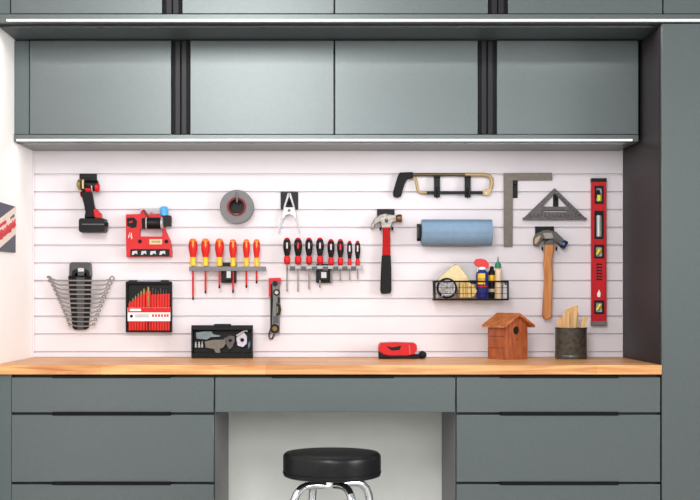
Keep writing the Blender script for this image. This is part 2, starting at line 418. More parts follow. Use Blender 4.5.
# ------------------------------------------------------------------ drill
hook(79.5, 173.6, 97, 185, 'small black hook plate behind the cordless drill', [(86, 180.5), (90, 180.5)], reach=.035)
t = thing('cordless_drill', V(90, 233, .05), 'black and red cordless drill with a battery hanging on the slatwall', 'drill')
kk = mpp(.05)
MB().plathe(98.6, 185.6, .05, [(3, 0), (5.2, .6), (5.9, 2.5), (5.9, 6), (6.2, 6.6), (6.2, 13), (5.2, 15)], (-1, 0, 0), 24).build('motor_housing', 'black', t)
MB().plathe(99.6, 187.4, .0555, [(2.6, 0), (4.2, .6), (4.8, 1.6), (4.8, 3.8), (4.4, 4.2)], (-1, 0, 0), 24).build('rear_cap', 'red', t)
MB().plathe(91.4, 188.6, .056, [(3.0, 0), (3.9, .6), (3.9, 5.4), (3.0, 6)], (-1, 0, 0), 24).build('red_shroud', 'red', t)
MB().plathe(93.0, 187.4, .0555, [(4.4, 0), (4.9, .3), (4.9, 1.1), (4.4, 1.4)], (-1, 0, 0), 24).build('silver_ring', 'silver', t)
MB().plathe(84.6, 184.6, .05, [(5.6, 0), (6.0, .5), (6.0, 2.6), (5.2, 3.2)], (-1, 0, 0), 24).build('chuck_collar', 'black', t)
MB().plathe(81.6, 184.6, .05, [(5.0, 0), (5.6, .5), (5.2, 3.0), (3.6, 4.2), (2, 4.6)], (-1, 0, 0), 24).build('chuck', 'gold', t)
MB().prism([(82, 179.6), (84, 179.4), (84, 189), (82, 188.6)], .07, .0765).build('collar_band', 'tan', t, .001)
MB().prism([(80.8, 190.5), (91.6, 190), (93, 197), (94.6, 206), (96.4, 213), (98, 218.6), (84.6, 219), (85.6, 213), (84, 204), (82, 196.5), (80.2, 193.6)], .036, .064, taper=.08).build('handle', 'blackmatt', t, .004, segs=3)
MB().prism([(80.0, 192.4), (82.4, 192), (82.9, 197), (80.9, 197.4)], .045, .056).build('trigger', 'red', t, .001)
MB().prism([(94.0, 209.6), (97.4, 208.8), (99, 212), (101.6, 213.6), (101.8, 218.4), (95.4, 218.4)], .034, .068).build('base_grip', 'red', t, .002)
bt = MB().prism(rrect(79.6, 218.4, 106.4, 232.8, 2.4), .022, .082, taper=.04).build('battery', 'black', t, .003)
MB().prism(rrect(105.8, 222.4, 108.2, 226.6, .8), .045, .06).build('latch', 'blackmatt', bt, .001)
MB().pbox(82, 223.8, 104, 224.6, .082, .0832).build('seam_rib', 'grey', bt)

# ------------------------------------------------------------------ red power tool
t = thing('power_tool', V(149, 257, .04), 'red power tool with open grip, black barrel and blue cap on the slatwall', 'power tool')
hook(140, 208.2, 160, 214, 'pale grey hook plate above the red power tool with the blue cap', [(151, 212)], m='lgrey', reach=.02, lip=.4)
outer = [(126, 214.4), (140, 214), (142.6, 209.6), (144.4, 209.2), (147.4, 214.6), (160, 214), (163.4, 217), (164.4, 226), (166, 231), (170.6, 241), (172.2, 252), (172, 257), (126.6, 257.4), (126.2, 240)]
MB().prism(outer, .004, .042, holes=[rrect(140, 228.6, 163.4, 236.8, 2)], taper=.02).build('housing', 'red', t, .003, segs=3)
MB().prism([(142.6, 210.6), (144.6, 210), (149, 216.4), (147.4, 217.6)], .042, .049).build('lever', 'core', t, .001)
br_ = MB().plathe(146, 223.2, .048, [(4.6, 0), (5.7, .8), (5.7, 14), (5.2, 15)], (1, 0, 0), 24).build('barrel', 'black', t)
MB().plathe(161, 223.2, .048, [(5.3, 0), (6.0, .2), (6.0, 1.6), (5.3, 2)], (1, 0, 0), 24).build('end_ring', 'silver', br_)
MB().plathe(146.2, 223.2, .048, [(5.4, 0), (5.9, .2), (5.9, 1.0), (5.4, 1.2)], (1, 0, 0), 24).build('end_ring', 'lgrey', br_)
MB().prism(rrect(163.4, 215.6, 171.4, 226.4, 1.2), .006, .04).build('rear_block', 'black', t, .002)
MB().plathe(164, 215.6, .026, [(3.9, 0), (3.9, 7.4), (3.2, 8.8), (2, 9.2)], (0, 0, 1), 20).build('blue_cap', 'bluecap', t)
MB().prism([(127, 218), (134, 217.4), (137, 221), (136.4, 227), (132, 228.2), (127, 225.6)], .042, .045, holes=[[(129, 221.4), (132.6, 220.6), (132.6, 222.6), (129, 223.2)]]).build('side_vent', 'blackmatt', t)
MB().prism([(141.6, 218.4), (145, 217.6), (145, 229.4), (142, 228.6)], .042, .0445).build('side_vent', 'blackmatt', t)
for x in (140, 166.4): MB().plathe(x, 241.4, .042, [(1.9, -.2), (1.9, .5), (1.4, .8)], (0, -1, 0), 16).build('screw', 'blackmatt', t)
lb = MB().pbox(149.4, 239.2, 162, 244.4, .0415, .0435).build('label_plate', 'cream', t, .0006)
MB().pbox(151.6, 240.6, 160.4, 242.8, .0435, .044).build('print', 'gold', lb)
bp = MB().prism(rrect(130.4, 249, 169.6, 256.4, 1), .0415, .044).build('print_band', 'black', t)
m_ = MB()
for x, w in ((131.8, 5.6), (141, 5.4), (150, 6), (159.4, 6)): m_.prism([(x, 254.8), (x+.6, 251.2), (x+w-.4, 250.8), (x+w, 254.4), (x+w*.6, 253.2), (x+w*.3, 254.9)], .044, .0447)
m_.build('lettering', 'lgrey', bp)
MB().ptube([(128.4, 238, .0422), (129.8, 232.6, .0422), (130.6, 238, .0422), (131.4, 233, .0422), (131.8, 239, .0422)], .5, 6).build('lettering', 'white', t)

# ------------------------------------------------------------------ wrench rack and wrenches
t = thing('wrench_rack', V(80.5, 329, .02), 'tapered black wrench rack with grey top hanging on the slatwall', 'rack')
MB().prism([(69.6, 276.6), (70, 264), (72, 262), (89, 262), (91, 264), (91.6, 276.6)], .001, .05, taper=.05).build('rack_top', 'rackgrey', t, .003)
MB().prism([(71.4, 276), (72.4, 271), (77, 268.6), (78, 275.6), (84, 275.6), (85, 268.8), (88.8, 271), (89.8, 276)], .05, .0525).build('top_shadow', 'black', t, .001)
MB().prism(rrect(78, 268, 84, 271.6, 1), .05, .054).build('hang_tab', 'lgrey', t, .001)
MB().prism([(68.6, 276), (91.4, 276), (90.6, 300), (88.6, 328), (86, 329.6), (75, 329.6), (73, 328), (70.4, 300)], .001, .026).build('rack_body', 'black', t, .002)
for a, b in ((72.6, 75.4), (88.2, 86)):
    MB().prism([(a - 1.1, 277), (a + 1.1, 277), (b + .9, 328.6), (b - .9, 328.6)], .026, .0305).build('rail', 'blackmatt', t, .001)
MB().prism([(76.4, 277), (84.6, 277), (83.4, 328.8), (77.6, 328.8)], .026, .029).build('size_strip', 'rackgrey', t)
NW = 11
ordn = ['longest', 'second', 'third', 'fourth', 'fifth', 'sixth', 'seventh', 'eighth', 'ninth', 'tenth', 'shortest']
for i in range(NW):
    f_ = i / (NW - 1)
    y = 280.6 + 45.6 * f_; xl = 47.5 + 20.5 * f_ ** .85; xr = 113 - 18.6 * f_ ** .9; hr = 2.9 - 1.2 * f_; d = .0335
    lab = {0: 'longest chrome wrench, topmost in the black rack', NW - 1: 'shortest chrome wrench, lowest in the black rack'}.get(i, f'chrome wrench, {ordn[i]} from the top in the black rack')
    t = thing('wrench', V((xl + xr) / 2, y, d), lab, 'wrench', 'wrenches in the black rack')
    dy = 3.4 - 1.2 * f_
    h = .8 - .2 * f_
    sh = [(xl + hr, y - 2.4 - h), (xl + hr + 6, y - .2 - h), (80, y - h), (xr - hr - 5, y - h), (xr - hr, y - 1.4 - h)]
    sh2 = [(p[0], p[1] + 2 * h) for p in reversed(sh)]
    MB().prism(sh + sh2, d - .0025, d + .0025).build('shaft', 'steel', t, .0006)
    # open jaw on the left, turned down a little
    cx, cy = xl + hr * .5, y - 2.0
    jaw = circ(cx, cy, hr, 14, 205, 480) + [(cx - hr * .15, cy + hr * .35), (cx + hr * .25, cy), (cx - hr * .3, cy - hr * .1)]
    MB().prism(jaw, d - .003, d + .003).build('open_jaw', 'steel', t, .0006)
    MB().prism(circ(xr - hr * .3, y - 2.2, hr * .92, 16), d - .004, d + .004, holes=[circ(xr - hr * .3, y - 2.2, hr * .5, 12)]).build('box_end', 'steel', t, .0005)

# ------------------------------------------------------------------ drill bit case
t = thing('drill_bit_case', V(149, 332, .02), 'open black case of drill bits with red trays and a white band', 'tool case')
MB().prism(rrect(126, 281.4, 172, 332.2, 1.4), .002, .014).build('back_shell', 'black', t, .001)
MB().prism([(126, 282), (133, 281), (140, 282.6), (158, 282.6), (165, 281), (172, 282), (172, 332.2), (126, 332.2)], .014, .034, holes=[rrect(128, 284, 170.6, 330.8, 1)]).build('rim', 'blackmatt', t, .001)
for x in (133, 165): MB().prism(rrect(x - 4, 280, x + 4, 283.4, 1), .01, .036).build('latch', 'black', t, .001)
for a, b, n_, ya, yb2 in ((128.6, 145.4, 6, 304, 293.4), (151.4, 170.2, 7, 295, 294)):
    wcol = (b - a) / n_
    m1, m2 = MB(), MB()
    for q in range(n_):
        xa_, xb_ = a + wcol * q + .22, a + wcol * (q + 1) - .22
        y0 = ya + (yb2 - ya) * (q + .5) / n_
        m1.prism([(xa_, y0), (xb_, y0 - .8), (xb_, 308.4), (xa_, 308.4)], .014, .030)
        m2.pbox(xa_, 320.6, xb_, 330.4, .014, .030)
    m1.build('bit_tray', 'redorange', t, .0006); m2.build('bit_tray', 'redorange', t, .0006)
MB().pbox(146, 291, 147.6, 330.4, .014, .028).build('spine', 'redorange', t); MB().pbox(149, 291, 150.8, 330.4, .014, .028).build('spine', 'redorange', t)
bd = MB().pbox(127.6, 307.6, 171, 321.2, .0302, .0335).build('band', 'white', t, .001)
MB().pbox(128, 307.7, 170.6, 312.4, .0335, .0343).build('red_stripe', 'red', bd)
MB().pbox(129.8, 308.8, 141, 311, .0343, .0347).build('lettering', 'white', bd)
m_ = MB()
for i, x in enumerate((152, 155, 158, 161, 164, 166.6)): m_.pbox(x, 314.2, x + 2.1, 317, .0335, .034)
m_.build('lettering', 'signred', bd)
MB().plathe(131.4, 316.2, .0335, [(1.6, 0), (1.4, .2)], (0, -1, 0), 12).build('round_mark', 'blackmatt', bd)
MB().pbox(135, 314.2, 149, 317.6, .0335, .0339).build('print', 'lgrey', bd)
bi = 0
words_ = ['first', 'second', 'third', 'fourth', 'fifth', 'sixth', 'seventh', 'eighth', 'ninth', 'tenth', 'eleventh', 'twelfth', 'thirteenth']
wl, wr = 16.8 / 6, 18.8 / 7
bits = [(128.6 + wl * (q + .5), 300.5 - q * 2.5, .75 + .09 * q) for q in range(6)] + [(148.3, 285.6, 1.3)] + [(151.4 + wr * (q + .5), 287.6 + (q % 3) * 1.2, .75) for q in range(6)]
for x, yt_, r in bits:
    m_ = MB()
    m_.plathe(x, yt_, .022, [(.15, 0), (r, r * 1.2), (r, 306 - yt_), (r * .9, 307 - yt_)], (0, 0, -1), 10)
    for q in range(5): m_.ptube([(x - r * .9, yt_ + 3 + q * 1.7, .022), (x, yt_ + 2.4 + q * 1.7, .022 + r * mpp(.03)), (x + r * .9, yt_ + 1.8 + q * 1.7, .022)], .18, 5)
    tag(m_.build('drill_bit', 'gold' if x < 150 else 'darksteel'), f'{words_[bi]} drill bit from the wrench-rack side of the black case', 'drill bit', 'drill bits in the black case'); bi += 1

# ------------------------------------------------------------------ tape roll
k = mpp(.03)
t = thing('tape_roll', V(237.5, 224, .03), 'thick roll of grey duct tape hanging on a hook', 'tape')
MB().lathe(V(237.5, 207.6, .004), (0, -1, 0), [(9.6*k, 0), (16.4*k, 0), (16.8*k, .002), (16.8*k, .05), (16.4*k, .052), (9.6*k, .052)], 48, cap=False).build('tape_winding', 'duct', t)
MB().lathe(V(237.5, 207.6, .003), (0, -1, 0), [(7.5*k, 0), (9.5*k, 0), (9.5*k, .0535), (7.5*k, .0535)], 40, cap=False).build('core', 'core', t)
h_ = hook(229.6, 200.6, 245.4, 213.4, 'black hook plate seen through the hole of the duct tape roll', reach=.06)
MB().ptube([(237, 202.5, .004), (237, 202.5, .05), (237, 201.5, .058), (237, 197, .062), (237, 192.4, .061)], [.9, .9, .9, 1.1, 1.2], 8).build('prong', 'grey', h_)

# ------------------------------------------------------------------ screwdrivers
def rack(x0, x1, y0, y1, holes, br, label, m, notch=False):
    t = thing('screwdriver_rack', V((x0 + x1) / 2, y1, .0), label, 'rack')
    mb = MB()
    dm = .045
    xs = [WX(x0, dm), WX(x1, dm)]
    za, zb_ = WZ(y1, dm), WZ(y0, dm)
    # a holed ledge seen edge-on: front lip, back lip and bridges between the holes
    mb.box(xs[0], xs[1], -.060, -.057, za, zb_); mb.box(xs[0], xs[1], -.033, -.030, za, zb_)
    cuts = [WX(h, dm) for h in holes]; r = .0055
    edges = [xs[0]] + [e for c in cuts for e in (c - r, c + r)] + [xs[1]]
    for i in range(0, len(edges), 2):
        if edges[i+1] > edges[i]: mb.box(edges[i], edges[i+1], -.057, -.033, za, zb_)
    mb.build('ledge', m, t, .0006)
    if notch:
        for i in range(0, len(holes) - 1):
            c = (holes[i] + holes[i+1]) / 2
            MB().pbox(c - 2.6, y0 + .8, c + 2.6, y1 + 1.6, .0602, .064).build('clip', 'rackgrey', t, .0008)
    b = MB().prism(rrect(*br, 1.4), .0005, .030).build('bracket', 'black', t, .0015)
    MB().prism(rrect(br[0] + 3.2, br[1] + 6, br[2] - 3.6, br[3] - 3, 1), .0305, .056).build('bracket_face', 'black', t, .001)
    MB().pbox(br[0] + 5.2, br[1] + 8, br[2] - 5.6, br[3] - 5, .056, .058).build('badge', 'lgrey', t, .0006)
    return t
hx = [193, 205.5, 219.4, 233, 246.4, 256.6]; ends = [300, 293.6, 288.4, 293, 288, 283.6]; hw = [4.5, 4.5, 4.5, 3.9, 3.6, 3.6]
rack(189.4, 266, 266.6, 271, hx, (221.4, 263, 236.4, 283), 'grey screwdriver rack with black bracket holding red and yellow screwdrivers', 'greyrack')
pos6 = ['first', 'second', 'third', 'fourth', 'fifth', 'sixth']
for i in range(6):
    x, e, w = hx[i], ends[i], hw[i]; d = .045; top = 239 + (.6 if i > 2 else 0)
    t = thing('insulated_screwdriver', V(x, e, d), f'red and yellow screwdriver, {pos6[i]} from the wrench side in its grey rack', 'screwdriver', 'red and yellow screwdrivers in the grey rack')
    MB().plathe(x, top, d, [(w*.45, .0), (w*.72, 1.0), (w*.94, 4), (w, 8), (w*.96, 11), (w*.72, 16), (w*.6, 18.6)], n=18).build('handle', 'redhandle', t, smooth=60)
    MB().plathe(x, top - .5, d, [(w*.2, 0), (w*.5, .3), (w*.7, 1.4), (w*.86, 3.0)], n=18).build('end_cap', 'orangecap', t)
    MB().prism([(x - w*.2, top + 1.6), (x + w*.2, top + 1.6), (x + w*.2, top + 6), (x, top + 9), (x - w*.2, top + 6)], d + w*mpp(d)*.9, d + w*mpp(d)*1.02).build('grip_inlay', 'orangecap', t)
    MB().plathe(x, top + 17.6, d, [(w*.58, 0), (w*.66, 1.4), (w*.62, 5.4), (w*.7, 7.4), (w*.66, 9.2), (.9, 9.6)], n=18).build('collar', 'yellow', t, smooth=60)
    MB().plathe(x, top + 26.8, d, [(1.0, 0), (1.0, e - top - 30)], n=12).build('shaft', 'red', t)
    MB().prism([(x - .75, e - 3.6), (x + .75, e - 3.6), (x + 1.0, e - 1.2), (x + .7, e), (x - .7, e), (x - 1.0, e - 1.2)], d - .0014, d + .0014).build('tip', 'blackmatt', t)
hx = [287, 298, 309, 320, 331, 340.4, 349.6, 357.6]; ends = [291.6, 292, 289.4, 288, 283, 281.4, 280, 279.4]; hw = [4.0, 4.1, 3.9, 4.0, 3.7, 3.5, 2.7, 2.9]; tops = [238, 238, 238, 238, 239.4, 239.4, 241, 241]
rack(288, 363, 265.6, 269, hx, (316, 264, 332, 283), 'silver screwdriver rack with black bracket holding black and red screwdrivers', 'rackbar', True)
pos8 = pos6 + ['seventh', 'eighth']
for i in range(8):
    x, e, w, top = hx[i], ends[i], hw[i], tops[i]; d = .045
    t = thing('screwdriver', V(x, e, d), f'black and red screwdriver, {pos8[i]} from the spring clamp side in the silver rack', 'screwdriver', 'black and red screwdrivers in the silver rack')
    MB().plathe(x, top + .9, d, [(w*.6, 0), (w*.9, 2.5), (w, 7), (w*.96, 10), (w*.7, 15), (w*.55, 17.5)], n=18).build('handle', 'black', t, smooth=60)
    MB().plathe(x, top - .4, d, [(w*.25, 0), (w*.52, .5), (w*.7, 1.9)], n=18).build('end_cap', 'red', t)
    MB().prism([(x - .7, top + 4.6), (x + .7, top + 4.6), (x + .8, top + 10.5), (x - .8, top + 10.5)], d + w*mpp(d)*.9, d + w*mpp(d)*1.03).build('grip_mark', 'red' if i in (1, 5) else 'lgrey', t)
    for s_ in (-1, 1):
        MB().ptube([(x + s_*w*.3, top + 1.6, d + .0105*w/4), (x + s_*w*.62, top + 6, d + .0128*w/4), (x + s_*w*.4, top + 13.5, d + .0115*w/4)], .16, 6).build('grip_stripe', 'red', t)
    MB().plathe(x, top + 17.6, d, [(w*.56, 0), (w*.76, 2.4), (w*.8, 5.6), (w*.66, 8.4), (.9, 9)], n=18).build('collar', 'red', t, smooth=60)
    MB().plathe(x, top + 26, d, [(.75, 0), (.75, e - top - 28), (.95, e - top - 27.4), (.5, e - top - 26)], n=10).build('shaft', 'steel', t)

# ------------------------------------------------------------------ spring clamp
hook(280.6, 192, 298.2, 209.4, 'black hook plate behind the silver spring clamp', [(289.2, 203.6)], reach=.026, lip=2.5)
t = thing('spring_clamp', V(289.4, 232, .02), 'open silver spring clamp hanging head-up from a black hook', 'clamp')
for s_, nm in ((-1, 0), (1, 1)):
    d = .017 + .004 * nm; X = lambda q: 289.2 + s_ * q
    MB().prism([(X(0.3), 192.6), (X(1.5), 193), (X(5.6), 207), (X(7.2), 215), (X(9.2), 223), (X(10.4), 232), (X(9.4), 232.4), (X(7.4), 224), (X(4.6), 216), (X(3.4), 209.4), (X(3.6), 206), (X(.2), 196.4)], d, d + .0035).build('jaw', 'clampgrey', t, .0008)
    MB().prism([(X(8.4), 226), (X(9.8), 225.4), (X(11.2), 233.2), (X(9.6), 233.6)], d - .002, d + .006).build('jaw_tip', 'lgrey', t, .001)
MB().prism([(285.2, 207.4), (293.2, 207.4), (295.8, 212), (296.6, 217.6), (294.8, 218.6), (292.6, 215.4), (289.2, 213.8), (285.8, 215.4), (283.6, 218.6), (281.8, 217.6), (282.6, 212)], .026, .029).build('pivot_plate', 'silver', t, .0008)
MB().plathe(289.2, 210.4, .0285, [(1.5, 0), (1.5, 1.0), (1.0, 1.4)], (0, -1, 0), 14).build('pivot_pin', 'steel', t)

# ------------------------------------------------------------------ torpedo level
t = thing('torpedo_level', V(275, 340, .02), 'narrow grey torpedo level with red top end, hanging above the black tool case', 'level')
MB().prism([(270.2, 280.6), (279.6, 280.6), (280.2, 300), (279.6, 333.4), (275.8, 334.6), (270.4, 331)], .004, .024, holes=[circ(276.6, 292.4, 2.9), rrect(276.6, 304.8, 281.6 - 2.4, 314.4, 1), circ(274.8, 328.6, 3.2)]).build('body', 'grey', t, .001)
MB().prism([(268.8, 296.6), (268.8, 278.2), (280.6, 277.6), (281, 283.6), (279, 283.8), (278.6, 280.8), (270.9, 281), (270.7, 296.6)], .003, .028).build('red_cap', 'red', t, .001)
MB().prism([(270.6, 284), (272.2, 284), (273, 300), (271.6, 330), (270.6, 330)], .024, .0262).build('dark_edge', 'blackmatt', t, .0006)
MB().prism([(277.6, 296.6), (280, 297.6), (280, 303), (277.8, 303.6)], .024, .0262).build('dark_pad', 'black', t, .0006)
MB().pbox(273.4, 316, 278.4, 323, .024, .0255).build('label_plate', 'rackgrey', t, .0006)
MB().prism(circ(275, 283.6, 2.6), .024, .029).build('cap_knob', 'black', t, .001)
for (x, y, r, m) in ((276.6, 292.4, 3.4, 'cream'), (274.8, 328.6, 4.6, 'brass')):
    MB().prism(circ(x, y, r), .012, .0265, holes=[circ(x, y, r * .58)]).build('vial_ring', 'black', t, .0008)
    MB().prism(circ(x, y, r * .56), .012, .0235).build('vial', m, t, .001)
MB().prism([(276.4, 303), (280.4, 304.6), (281.2, 309.6), (280.4, 314.6), (276.4, 316), (276.4, 313.6), (278, 312.4), (278, 306.6), (276.4, 305.4)], .012, .0265).build('vial_frame', 'black', t, .0008)
MB().plathe(278.4, 305.6, .0195, [(1.2, 0), (1.2, 8)], n=12).build('vial', 'vial', t)
MB().ptube([(270.8, 329, .014), (269.4, 333, .014), (269.2, 337, .014), (270.2, 339.2, .014), (272, 338.6, .014), (273.4, 336, .014), (274.8, 333.6, .014)], .9, 8).build('hang_loop', 'darksteel', t)

# ------------------------------------------------------------------ open case on the worktop
yb_ = 358.4
zw = ZT + .0006
t = thing('tool_case', (WX(222, .09), -.09, zw), 'black case propped open on the worktop, grey tools showing inside', 'tool case')
dz = .07
MB().box(WX(191.6, dz), WX(253, dz), -dz, -dz + .012, zw, WZ(325.4, dz)).build('back_shell', 'black', t, .002)
def zz(y, d=.09): return max(zw, WZ(y, d))
x0, x1 = WX(191.8, .09), WX(252.8, .09)
MB().box(x0, x1, -.112, -dz - .0003, zw, zw + .022).build('front_lip', 'blackmatt', t, .002)
MB().box(x0, x1, -.112, -dz - .0003, WZ(330, .09), WZ(325.2, .09)).build('lid_rim', 'black', t, .002)
for a, b in ((x0, x0 + .007), (x1 - .007, x1)): MB().box(a, b, -.111, -dz - .0003, zw + .0222, WZ(330.1, .09)).build('side_wall', 'black', t, .001)
MB().prism(rrect(214, 323.9, 231, 327.4, 1), .085, .1145).build('carry_handle', 'blackmatt', t, .002)
def inside(name, lab, m, outline, d0=.0705, d1=.096, holes=()):
    return tag(MB().prism(outline, d0, d1, holes, taper=.06).build(name, m, bevel=.0012), lab, 'tool', 'tools in the open black case')
inside('ratchet', 'teal grey tool lying across upper left of open black case', 'teal', [(195, 332.4), (204, 331.2), (212, 331), (214, 334), (221, 335.2), (221, 336.8), (211, 337.4), (207, 340), (196, 339)])
inside('cutter', 'wide dark grey tool in the middle of open black case', 'sq', [(204, 341), (213, 339.4), (226, 339), (227.6, 342), (224.6, 347), (220.4, 349), (221, 353.8), (216, 353.8), (213.4, 349), (205, 347.6)])
inside('socket_adapter', 'lilac and white tool near right end of open black case', 'lilac', [(236, 338), (239.6, 332.6), (243.4, 331), (247.6, 336), (247.4, 344), (243, 347.6), (237.4, 346)], holes=[circ(242.4, 340, 2)])
inside('pivot_tool', 'black round-jointed tool between the two paler tools in black case', 'darksteel', [(224, 338), (230, 335), (235, 335.6), (235.4, 341), (233, 347), (229.4, 350), (227, 346)], holes=[circ(230.6, 340.4, 1.6)])
for i, x in enumerate((195.6, 199, 202.2)):
    tag(MB().plathe(x, 347.4, .082, [(1.3, 0), (1.3, 3.2), (.9, 3.4), (.9, 5.6)], (0, 0, 1), 10).build('driver_bit', 'silver'), f'small silver driver bit, {pos6[i]} from the end of the open black case', 'driver bit', 'driver bits in the open black case')
m_ = MB().prism([(247.8, 344), (250.2, 340.6), (250.6, 346), (248.6, 349)], .0705, .088)
tag(m_.build('glass_lens', 'bluep', bevel=.001), 'pale blue sliver of a tool at the right end of black case', 'tool', 'tools in the open black case')
tag(MB().ptube([(236.6, 336, .10), (240, 333.6, .101), (244.6, 331, .10), (247.4, 330.6, .098)], [1.2, 1.0, 1.0, 1.4], 8).build('hex_key', 'silver'), 'thin bright metal rod lying over the lilac tool in black case', 'tool', 'tools in the open black case')

# ------------------------------------------------------------------ claw hammer with red handle
hook(377, 209, 394.6, 219, 'black hook plate behind the red-handled claw hammer', [(380.4, 229.4), (392.4, 229.4)], reach=.05, lip=2)
t = thing('claw_hammer', V(386, 294, .03), 'claw hammer with a red shaft and black rubber grip', 'hammer')
d = .032
MB().prism([(382.8, 222), (389.8, 222), (390.2, 240), (390.4, 256), (382.2, 256), (382.6, 240)], d - .009, d + .009).build('shaft', 'redfib', t, .004, segs=3)
MB().prism([(381.8, 255.4), (390.6, 255.4), (391.2, 268), (391.4, 290), (390.4, 293.6), (381.2, 294), (380.2, 290), (381, 268)], d - .013, d + .013).build('grip', 'blackmatt', t, .005, segs=3)
hd = MB().prism([(381, 228), (380, 222), (376, 224), (372.6, 229.6), (370.8, 229.4), (371.4, 224.4), (374.4, 218.8), (379.4, 214.8), (386, 213.4), (392, 215), (396.4, 215.2), (396.4, 221.6), (392.4, 222.4), (391, 228)], d - .011, d + .011).build('head', 'forged', t, .0045, segs=4)
MB().plathe(396, 218.4, d, [(3.0, 0), (3.6, .8), (4.1, 2), (4.1, 5.2), (3.6, 5.9)], (1, 0, 0), 20).build('poll', 'brass', hd)
MB().plathe(386.4, 220.6, d + .011, [(1.9, -.4), (1.9, .5), (1.5, .8)], (0, -1, 0), 16).build('eye_plug', 'darksteel', hd)

# ------------------------------------------------------------------ low red tool on the worktop
t = thing('battery_tool', (WX(401, .12), -.12, ZT + .0006), 'low rounded red tool with black base and black knob on the worktop', 'tool')
dmm = .12
def wz(y): return max(ZT + .0006, WZ(y, dmm))
loop = [(378.4, 345), (380.4, 342.6), (394, 342), (414, 342.6), (416.6, 344.4), (417, 349.6), (414, 354), (408, 355.4), (390, 355.6), (382, 354), (378, 351)]
MB().prism(loop, dmm - .045, dmm + .045, taper=.03).build('shell', 'red', t, .008, segs=4)
MB().box(WX(378.6, dmm), WX(416, dmm), -dmm - .04, -dmm + .04, ZT + .0006, WZ(355, dmm)).build('base', 'blackmatt', t, .002)
MB().prism([(378.4, 350.4), (383, 354), (391, 355.8), (391, 357), (378.4, 357)], dmm - .04, dmm + .046).build('foot', 'black', t, .002)
rr = (358.4 - 350.8) / 2
MB().lathe((WX(422.5, dmm), -dmm - .035, ZT + .0006 + .0155), (0, 1, 0), [(.010, 0), (.0150, .004), (.0155, .012), (.0155, .06), (.012, .068)], 24).build('knob', 'blackmatt', t)
MB().box(WX(412, dmm), WX(421, dmm), -dmm - .02, -dmm + .02, ZT + .0008, ZT + .019).build('knob_arm', 'black', t, .002)
m_ = MB().prism([(386.6, 345.8), (392, 347.4), (401.4, 345.6), (399.6, 350), (392, 350.6), (389.4, 348.8)], dmm + .0445, dmm + .0462)
m_.build('lettering', 'black', t)
MB().prism([(408.6, 345), (410.2, 345), (410.6, 354), (409, 354.4)], dmm + .0445, dmm + .0465).build('highlight_seam', 'signred', t)

# ------------------------------------------------------------------ hacksaw
for x, s_ in ((437, 'handle'), (467.6, 'tip')):
    hh = thing('slatwall_hook', V(x, 198, 0), f'black hook strap holding the {s_} end of the hacksaw', 'hook', 'hooks on the slatwall')
    MB().pbox(x - 3, 176.4, x + 3, 197.4, .0005, .006).build('back_plate', 'black', hh, .001)
    MB().ptube([(x, 194.6, .006), (x, 195.6, .022), (x, 195.8, .036), (x, 192, .042), (x, 187, .043)], 3.0, 10, flat=.45).build('prong', 'black', hh)
    MB().pbox(x - 3, 177, x + 3, 196, .031, .036).build('front_strap', 'black', hh, .001)
    MB().pbox(x - 3, 176.4, x + 3, 178.6, .006, .036).build('top_bridge', 'black', hh, .001)
t = thing('hacksaw', V(440, 197, .02), 'hacksaw with black pistol grip and tan frame, hung high on the slatwall', 'saw')
MB().prism([(399.4, 172.6), (413, 172.2), (413.4, 178.2), (407.6, 179), (404.6, 184), (402.8, 190), (401, 196.4), (397.6, 198), (393.4, 196.6), (393, 192.4), (395.4, 184), (397.4, 177)], .008, .030).build('grip', 'blackmatt', t, .004, segs=3)
MB().ptube([(412, 174.6, .019), (466, 174.6, .019)], 1.7, 12).build('frame_tube', 'olive', t)
MB().ptube([(465, 174.6, .019), (484, 174.8, .019), (489.2, 175.6, .019), (491.6, 178.4, .019), (491.8, 184, .019), (490.6, 188.4, .019)], 1.9, 12).build('frame_end', 'tan', t, smooth=60)
MB().ptube([(412.4, 177, .019), (415.6, 179, .019), (416.6, 184, .019), (417.4, 189.4, .019), (420, 192.4, .019), (426.6, 192.6, .019)], 1.5, 12).build('frame_neck', 'tan', t, smooth=60)
MB().pbox(424, 191, 486, 194.2, .0185, .0203).build('blade', 'black', t)
MB().prism([(482.6, 190.4), (490.6, 187.6), (491.6, 191), (489, 195.6), (483, 195.4)], .015, .023).build('blade_post', 'tan', t, .001)
MB().plathe(486, 193, .023, [(1.2, 0), (1.2, .8)], (0, -1, 0), 12).build('blade_pin', 'silver', t)

# ------------------------------------------------------------------ blue towel roll and holder
d = .075; k = mpp(d)
t = thing('towel_holder', V(421, 240, .0), 'black bracket holding the blue paper towel roll', 'holder')
MB().pbox(417.6, 226.4, 420.6, 238, .0005, .082).build('arm', 'black', t, .002)
MB().pbox(416.8, 224, 421.4, 241, .0004, .006).build('wall_plate', 'black', t, .001)
MB().ptube([(420.4, 232.4, d), (489, 232.4, d)], 2.6, 12).build('rod', 'black', t)
k = mpp(d)
t2 = thing('paper_towel_roll', V(456, 246, d), 'fat roll of blue shop paper towel mounted sideways on the slatwall', 'towel roll')
MB().lathe(V(421.6, 232.6, d), (1, 0, 0), [(3.0*k, 0), (12.8*k, 0), (13.2*k, .6*k), (13.2*k, 69.4*k), (12.8*k, 70*k), (3.0*k, 70*k)], 56, cap=False).build('towel_sheets', 'bluep', t2)
MB().lathe(V(421.4, 232.6, d), (1, 0, 0), [(2.7*k, 0), (3.0*k, 0), (3.0*k, 70.4*k), (2.7*k, 70.4*k)], 24, cap=False).build('cardboard_core', 'cedar', t2)
MB().prism([(422.2, 232), (491.2, 232.3), (491.2, 232.9), (422.2, 232.6)], d + 13.1*k, d + 13.45*k).build('loose_edge', 'bluep', t2)

